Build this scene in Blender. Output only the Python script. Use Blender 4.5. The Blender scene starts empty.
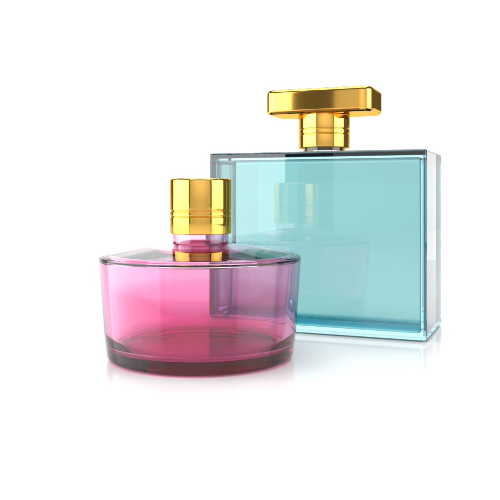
import bpy, bmesh, math
from mathutils import Vector, Matrix

S = 0.4                      # design unit -> metres
FPX, HY, H = 761.8, 194.3, 0.1946
C = bpy.context.scene.collection
sc = bpy.context.scene
PI = math.pi

# ------------------------------------------------------------------ materials
def new_mat(name):
    m = bpy.data.materials.new(name); m.use_nodes = True
    nt = m.node_tree
    for n in list(nt.nodes): nt.nodes.remove(n)
    out = nt.nodes.new('ShaderNodeOutputMaterial')
    return m, nt, out

def glass_mat(name, ior, vol_col, dens, rough=0.0, tint=(1, 1, 1)):
    m, nt, out = new_mat(name)
    p = nt.nodes.new('ShaderNodeBsdfPrincipled')
    p.inputs['Base Color'].default_value = (*tint, 1)
    p.inputs['Roughness'].default_value = rough
    p.inputs['IOR'].default_value = ior
    p.inputs['Transmission Weight'].default_value = 1.0
    nt.links.new(p.outputs[0], out.inputs['Surface'])
    if dens > 0:
        v = nt.nodes.new('ShaderNodeVolumeAbsorption')
        v.inputs['Color'].default_value = (*vol_col, 1)
        v.inputs['Density'].default_value = dens
        nt.links.new(v.outputs[0], out.inputs['Volume'])
    return m

def gold_mat(name, rough=0.1):
    m, nt, out = new_mat(name)
    p = nt.nodes.new('ShaderNodeBsdfAnisotropic'); p.distribution = 'MULTI_GGX'
    p.inputs['Color'].default_value = (0.78, 0.445, 0.09, 1)
    tc = nt.nodes.new('ShaderNodeTexCoord')
    no = nt.nodes.new('ShaderNodeTexNoise'); no.inputs['Scale'].default_value = 900
    mp = nt.nodes.new('ShaderNodeMapRange')
    mp.inputs['To Min'].default_value = rough * 0.8; mp.inputs['To Max'].default_value = rough * 1.25
    nt.links.new(tc.outputs['Object'], no.inputs['Vector'])
    nt.links.new(no.outputs['Fac'], mp.inputs['Value'])
    nt.links.new(mp.outputs[0], p.inputs['Roughness'])
    nt.links.new(p.outputs[0], out.inputs['Surface'])
    return m

def white_mat(name, col, rough, spec=0.5, ior=1.5):
    m, nt, out = new_mat(name)
    p = nt.nodes.new('ShaderNodeBsdfPrincipled')
    p.inputs['Base Color'].default_value = (col, col, col, 1)
    p.inputs['Roughness'].default_value = rough
    p.inputs['IOR'].default_value = ior
    p.inputs['Specular IOR Level'].default_value = spec
    nt.links.new(p.outputs[0], out.inputs['Surface'])
    return m

M_TG = glass_mat('teal_glass', 1.72, (0.45, 0.82, 0.85), 21.0)
M_TL = glass_mat('teal_liquid', 1.50 / 1.72, (0.31, 0.59, 0.57), 23.0)
M_PG = glass_mat('pink_glass', 1.52, (0.90, 0.30, 0.66), 140.0)
M_PL = None
M_PB = None
def vol_mat(name, col, dens):
    m, nt, out = new_mat(name)
    v = nt.nodes.new('ShaderNodeVolumeAbsorption')
    v.inputs['Color'].default_value = (*col, 1); v.inputs['Density'].default_value = dens
    nt.links.new(v.outputs[0], out.inputs['Volume'])
    return m
M_PB = vol_mat('crimson_base_shade', (0.58, 0.02, 0.32), 88.0)  # dark surroundings refracted in the base, put in as absorbing colour
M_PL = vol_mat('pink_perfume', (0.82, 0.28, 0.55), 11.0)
M_PD = vol_mat('deep_pink_perfume_arc', (0.86, 0.16, 0.56), 25.0)
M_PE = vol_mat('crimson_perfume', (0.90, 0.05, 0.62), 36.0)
M_PN = vol_mat('magenta_neck_tint', (0.60, 0.02, 0.25), 75.0)
M_TB = vol_mat('deep_teal_tint', (0.0, 0.72, 0.84), 75.0)
M_TE = vol_mat('dark_teal_edge_shade', (0.02, 0.42, 0.52), 360.0)  # dark refraction along the glass edges, put in as absorbing colour
M_GOLD = gold_mat('polished_gold', 0.05)
M_FLOOR = white_mat('glossy_white_acrylic', 0.88, 0.08, 0.5, 1.45)
M_WALL = white_mat('white_paper', 0.80, 0.9, 0.1)

# ------------------------------------------------------------------ mesh helpers
def link(name, bm, mat, parent=None, wn=False):
    bmesh.ops.scale(bm, vec=(S, S, S), verts=bm.verts)
    bmesh.ops.recalc_face_normals(bm, faces=bm.faces)
    for f in bm.faces: f.smooth = True
    me = bpy.data.meshes.new(name); bm.to_mesh(me); bm.free()
    me.materials.append(mat)
    o = bpy.data.objects.new(name, me); C.objects.link(o)
    if parent: o.parent = parent
    if wn:
        w = o.modifiers.new('wn', 'WEIGHTED_NORMAL'); w.weight = 100; w.mode = 'FACE_AREA'
    return o

def rounded(profile, seg=4):
    """profile points (r, z, radius): round every corner whose radius > 0."""
    out = []
    n = len(profile)
    for i, (r, z, rad) in enumerate(profile):
        p = Vector((r, z))
        if rad <= 0 or i == 0 or i == n - 1:
            out.append(p); continue
        a = Vector(profile[i - 1][:2]); b = Vector(profile[i + 1][:2])
        da = (a - p).normalized(); db = (b - p).normalized()
        ang = da.angle(db); t = rad / math.tan(ang / 2)
        t = min(t, (a - p).length * 0.49, (b - p).length * 0.49)
        rr = t * math.tan(ang / 2)
        c = p + (da + db).normalized() * (rr / math.sin(ang / 2))
        v0 = p + da * t - c; v1 = p + db * t - c
        for k in range(seg + 1):
            s = k / seg; th = v0.angle(v1)
            w = v0 * (math.sin((1 - s) * th) / math.sin(th)) + v1 * (math.sin(s * th) / math.sin(th))
            out.append(c + w)
    return out

def lathe(profile, seg=160, rs=5):
    pts = rounded(profile, rs)
    bm = bmesh.new(); rings = []
    for p in pts:
        if p.x < 1e-6:
            rings.append([bm.verts.new((0, 0, p.y))])
        else:
            rings.append([bm.verts.new((p.x * math.cos(2 * PI * k / seg), p.x * math.sin(2 * PI * k / seg), p.y)) for k in range(seg)])
    for a, b in zip(rings, rings[1:]):
        for k in range(seg):
            k2 = (k + 1) % seg
            if len(a) == 1: bm.faces.new((a[0], b[k], b[k2]))
            elif len(b) == 1: bm.faces.new((a[k], a[k2], b[0]))
            else: bm.faces.new((a[k], a[k2], b[k2], b[k]))
    return bm

def rbox(w, t, z0, z1, rv, rh, seg=5):
    """box centred on the z axis: plan corners rounded by rv, top and bottom edges by rh"""
    bm = bmesh.new()
    bmesh.ops.create_cube(bm, size=1)
    for v in bm.verts:
        v.co = Vector((v.co.x * w, v.co.y * t, z0 + (v.co.z + .5) * (z1 - z0)))
    if rv > 0:
        es = [e for e in bm.edges if abs(e.verts[0].co.z - e.verts[1].co.z) > 1e-6]
        bmesh.ops.bevel(bm, geom=es, offset=rv, segments=seg, profile=0.5, affect='EDGES')
    if rh > 0:
        es = [e for e in bm.edges if abs(e.verts[0].co.z - e.verts[1].co.z) < 1e-6]
        bmesh.ops.bevel(bm, geom=es, offset=rh, segments=seg, profile=0.5, affect='EDGES')
    return bm

def add_bm(dst, src):
    vm = {v: dst.verts.new(v.co) for v in src.verts}
    for f in src.faces: dst.faces.new([vm[v] for v in f.verts])
    src.free()

def thing(name, label, cat, loc, rz=0):
    o = bpy.data.objects.new(name, None); C.objects.link(o)
    o.location = (loc[0] * S, loc[1] * S, loc[2] * S); o.rotation_euler = (0, 0, rz)
    o.empty_display_size = 0.02
    o['label'] = label; o['category'] = cat
    return o

# ------------------------------------------------------------------ pink round bottle
LIFT = 0.0012
pk = thing('perfume_bottle', 'round pink glass perfume bottle with a cylindrical gold cap, standing in front', 'perfume bottle',
           (-0.0592, 0.9159, LIFT))
NR = 0.0335
body = lathe([(0, 0.004, 0), (0.085, 0.003, 0.01), (0.100, 0.0, 0.004), (0.1105, 0.0, 0.013), (0.1145, 0.030, 0.05), (0.1205, 0.1195, 0.0022),
              (0.1130, 0.1225, 0.02), (0.060, 0.1315, 0.06), (NR, 0.1345, 0.0025), (NR, 0.1600, 0.001), (0.0265, 0.1600, 0.001),
              (0.0265, 0.1290, 0.003), (0.060, 0.1245, 0.02), (0.1072, 0.1178, 0.004), (0.1123, 0.1156, 0.003), (0.1045, 0.0300, 0.03), (0.0985, 0.0135, 0.012), (0, 0.0145, 0)])
link('glass_body', body, M_PG, pk)
liq = lathe([(0, 0.0150, 0), (0.0978, 0.0140, 0.012), (0.1038, 0.0302, 0.03), (0.1115, 0.1150, 0.004), (0.1060, 0.1172, 0.005), (0.060, 0.1250, 0.02), (0.0258, 0.1285, 0.002), (0.0258, 0.1365, 0.0005), (0, 0.1362, 0)])
lo = link('liquid', liq, M_PL, pk)
dp = lathe([(0, 0.0154, 0), (0.0974, 0.0144, 0.012), (0.1034, 0.0304, 0.03), (0.1080, 0.0800, 0.003), (0.0780, 0.0770, 0.01), (0.0450, 0.0540, 0.03), (0, 0.0480, 0)])  # bowl-shaped top draws a refracted arc into the deeper lower tone
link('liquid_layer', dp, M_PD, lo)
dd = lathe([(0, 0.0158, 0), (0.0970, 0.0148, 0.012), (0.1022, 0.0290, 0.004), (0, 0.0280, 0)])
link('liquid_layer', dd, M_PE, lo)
ng = lathe([(0, 0.1180, 0), (0.0340, 0.1200, 0.004), (0.0325, 0.1352, 0.001), (0, 0.1352, 0)])
link('tinted_neck', ng, M_PN, pk)
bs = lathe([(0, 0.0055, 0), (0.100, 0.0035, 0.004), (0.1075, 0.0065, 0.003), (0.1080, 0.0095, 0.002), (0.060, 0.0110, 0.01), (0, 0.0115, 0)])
link('added_base_tint', bs, M_PB, pk)  # added disc, darkens the base in place of refracted dark surroundings
R = 0.0369
G = 0.0009
cap = lathe([(0.0340, 0.1465, 0.0003), (R - .0003, 0.1465, 0.0010), (R, 0.1660, 0.0006), (R - G, 0.1668, 0.0003), (R - G, 0.1675, 0.0003), (R, 0.1683, 0.0006),
             (R, 0.1722, 0.0006), (R - G, 0.1730, 0.0003), (R - G, 0.1737, 0.0003), (R, 0.1745, 0.0006), (R, 0.2122, 0.0030), (0.030, 0.2122, 0.002), (0, 0.2126, 0)])
inner = [(0.0340, 0.1465, 0), (0.0340, 0.1640, 0), (0, 0.1640, 0)]
add_bm(cap, lathe(inner)); bmesh.ops.remove_doubles(cap, verts=cap.verts, dist=1e-5)
link('cap', cap, M_GOLD, pk)

# ------------------------------------------------------------------ teal rectangular bottle
rot = 0.3764; W, T, HT = 0.3139, 0.1471, 0.2545
wd = Vector((-math.cos(rot), math.sin(rot))); td = Vector((math.sin(rot), math.cos(rot)))
c = Vector((0.2319, 1.0)) + wd * W / 2 + td * T / 2
tl = thing('perfume_bottle', 'rectangular teal glass perfume bottle with a flat gold bar cap, standing behind', 'perfume bottle',
           (c.x, c.y, LIFT), -rot)
tb = rbox(W, T, 0, HT - LIFT, 0.0045, 0.0036)
link('glass_body', tb, M_TG, tl, wn=True)
li = rbox(W - 0.017, T - 0.020, 0.0088, HT - LIFT - 0.0105, 0.004, 0.004)
link('liquid', li, M_TL, tl, wn=True)
tk = rbox(W - 0.019, T - 0.022, 0.0094, 0.0145, 0.004, 0.001)
link('added_base_tint', tk, M_TB, tl)
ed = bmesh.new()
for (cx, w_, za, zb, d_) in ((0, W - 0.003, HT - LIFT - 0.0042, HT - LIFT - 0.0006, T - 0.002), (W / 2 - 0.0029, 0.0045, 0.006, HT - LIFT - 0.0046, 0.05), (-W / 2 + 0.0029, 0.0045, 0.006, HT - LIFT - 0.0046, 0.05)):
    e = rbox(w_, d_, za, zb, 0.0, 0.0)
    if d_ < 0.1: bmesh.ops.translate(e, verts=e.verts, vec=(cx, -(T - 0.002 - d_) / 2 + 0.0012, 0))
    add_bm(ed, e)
link('edge_shade', ed, M_TE, tl)  # added volumes, draw the dark outline that edge refraction would give
nx = -0.0035
NT = 0.031
z0 = HT - LIFT + 0.0004
nb = lathe([(0, z0, 0), (NT, z0, 0.001), (NT, 0.2800, 0.001), (0, 0.2800, 0)], 96)
bmesh.ops.translate(nb, verts=nb.verts, vec=(nx, 0, 0))
link('glass_neck', nb, M_TG, tl)
R2 = 0.0378
b0 = 0.2625 - LIFT; b1 = 0.3110 - LIFT
g1 = b0 + 0.0195; g2 = g1 + 0.0075
col = lathe([(0.0315, b0, 0.0003), (R2 - .0003, b0, 0.0010), (R2, g1 - .0008, 0.0005), (R2 - G, g1, 0.0003), (R2 - G, g1 + .0006, 0.0003), (R2, g1 + .0014, 0.0005),
             (R2, g2 - .0008, 0.0005), (R2 - G, g2, 0.0003), (R2 - G, g2 + .0006, 0.0003), (R2, g2 + .0014, 0.0005), (R2, b1, 0.0006), (0, b1, 0)], 128)
add_bm(col, lathe([(0.0315, b0, 0), (0.0315, 0.2815, 0), (0, 0.2815, 0)], 128))
bmesh.ops.remove_doubles(col, verts=col.verts, dist=1e-5)
bmesh.ops.translate(col, verts=col.verts, vec=(nx, 0, 0))
link('collar', col, M_GOLD, tl)
sl = rbox(0.160, 0.086, b1 + .0002, 0.3472 - LIFT, 0.018, 0.0060, 8)
bmesh.ops.translate(sl, verts=sl.verts, vec=(nx, 0, 0))
link('cap', sl, M_GOLD, tl, wn=True)

# ------------------------------------------------------------------ setting
bm = bmesh.new()
YB = 3.8; CR = 1.1
prof = [(-6.0, 0.0), (-1.0, 0.0), (0.5, 0.0), (1.5, 0.0), (2.2, 0.0)]
prof += [(YB - CR + CR * math.sin(t), CR - CR * math.cos(t)) for t in [i * PI / 48 for i in range(25)]] + [(YB, 2.1)]
HL, HR = 2.3, 1.75
va = [bm.verts.new((-HL, y, z)) for y, z in prof]; vb = [bm.verts.new((HR, y, z)) for y, z in prof]
for i in range(len(prof) - 1): bm.faces.new((va[i], vb[i], vb[i + 1], va[i + 1]))
fl = link('floor', bm, M_FLOOR); fl['kind'] = 'structure'

# ------------------------------------------------------------------ lamps
def area(name, pos, target, sx, sy, radiance, grade=0.0, color=(1, 1, 1)):
    l = bpy.data.lights.new(name, 'AREA'); l.shape = 'RECTANGLE'
    l.size = sx * S; l.size_y = sy * S; l.color = color
    l.energy = radiance * PI * l.size * l.size_y
    if grade > 0:      # a softbox is brighter in the middle of its cloth than at its edges
        l.use_nodes = True; nt = l.node_tree
        em = next(n for n in nt.nodes if n.type == 'EMISSION')
        g = nt.nodes.new('ShaderNodeNewGeometry')
        d = nt.nodes.new('ShaderNodeVectorMath'); d.operation = 'DISTANCE'; d.inputs[1].default_value = (0.5, 0.5, 0)
        m = nt.nodes.new('ShaderNodeMapRange'); m.interpolation_type = 'SMOOTHSTEP'
        m.inputs['From Min'].default_value = 0.0; m.inputs['From Max'].default_value = 0.62
        m.inputs['To Min'].default_value = 1 + grade; m.inputs['To Max'].default_value = 1 - grade
        nt.links.new(g.outputs['Parametric'], d.inputs[0]); nt.links.new(d.outputs['Value'], m.inputs['Value'])
        nt.links.new(m.outputs[0], em.inputs['Strength'])
    o = bpy.data.objects.new(name, l); C.objects.link(o)
    p = Vector(pos) * S; t = Vector(target) * S
    o.location = p
    o.rotation_euler = (t - p).to_track_quat('-Z', 'Y').to_euler()
    return o
def polar(az, d, z):     # az: 0 = towards the camera, + = right
    a = math.radians(az); return (0.0 + d * math.sin(a), 1.0 - d * math.cos(a), z)
area('left_softbox', polar(-79, 1.9, 0.75), (0, 1.0, 0.75), 3.0, 1.5, 4.7, 0.32)
area('right_softbox', polar(68, 2.2, 0.75), (0, 1.0, 0.75), 2.1, 1.5, 3.9, 0.35)
area('front_fill', polar(1, 2.8, 0.79), (0, 1.0, 0.79), 4.2, 1.6, 0.9, 0.35)  # added fill behind the camera, sets the mid-tone in gold reflections
area('top_fill', (0, 0.5, 3.0), (0, 0.6, 0), 3.0, 2.0, 3.6)  # added overhead fill, lifts the floor towards white
area('rim_fill', (0.959, 2.081, 0.20), (0.309, 0.955, 0.20), 0.23, 0.40, 0.8)  # added strip, brightens the teal bottle's right side wall
area('backdrop_lamp', (0, 2.0, 2.6), (0, 3.6, 0.5), 3.0, 0.8, 8.0)

w = bpy.data.worlds.new('World'); sc.world = w; w.use_nodes = True
w.node_tree.nodes['Background'].inputs[0].default_value = (0.16, 0.16, 0.165, 1)
w.node_tree.nodes['Background'].inputs[1].default_value = 1.0

# ------------------------------------------------------------------ camera & render
cd = bpy.data.cameras.new('camera'); co = bpy.data.objects.new('camera', cd); C.objects.link(co)
co.location = (0, 0, H * S); co.rotation_euler = (PI / 2, 0, 0)
cd.sensor_width = 36; cd.lens = FPX / 500 * 36; cd.shift_y = -(250 - HY) / 500
cd.clip_start = 0.01; cd.clip_end = 50
sc.camera = co
sc.view_settings.view_transform = 'Standard'; sc.view_settings.look = 'None'
sc.view_settings.exposure = 0; sc.view_settings.gamma = 1
sc.render.engine = 'CYCLES'
cy = sc.cycles
cy.max_bounces = 32; cy.transmission_bounces = 32; cy.glossy_bounces = 12; cy.diffuse_bounces = 4; cy.volume_bounces = 0
cy.caustics_refractive = True; cy.caustics_reflective = True
cy.sample_clamp_indirect = 8; cy.blur_glossy = 0.5
cy.use_denoising = True
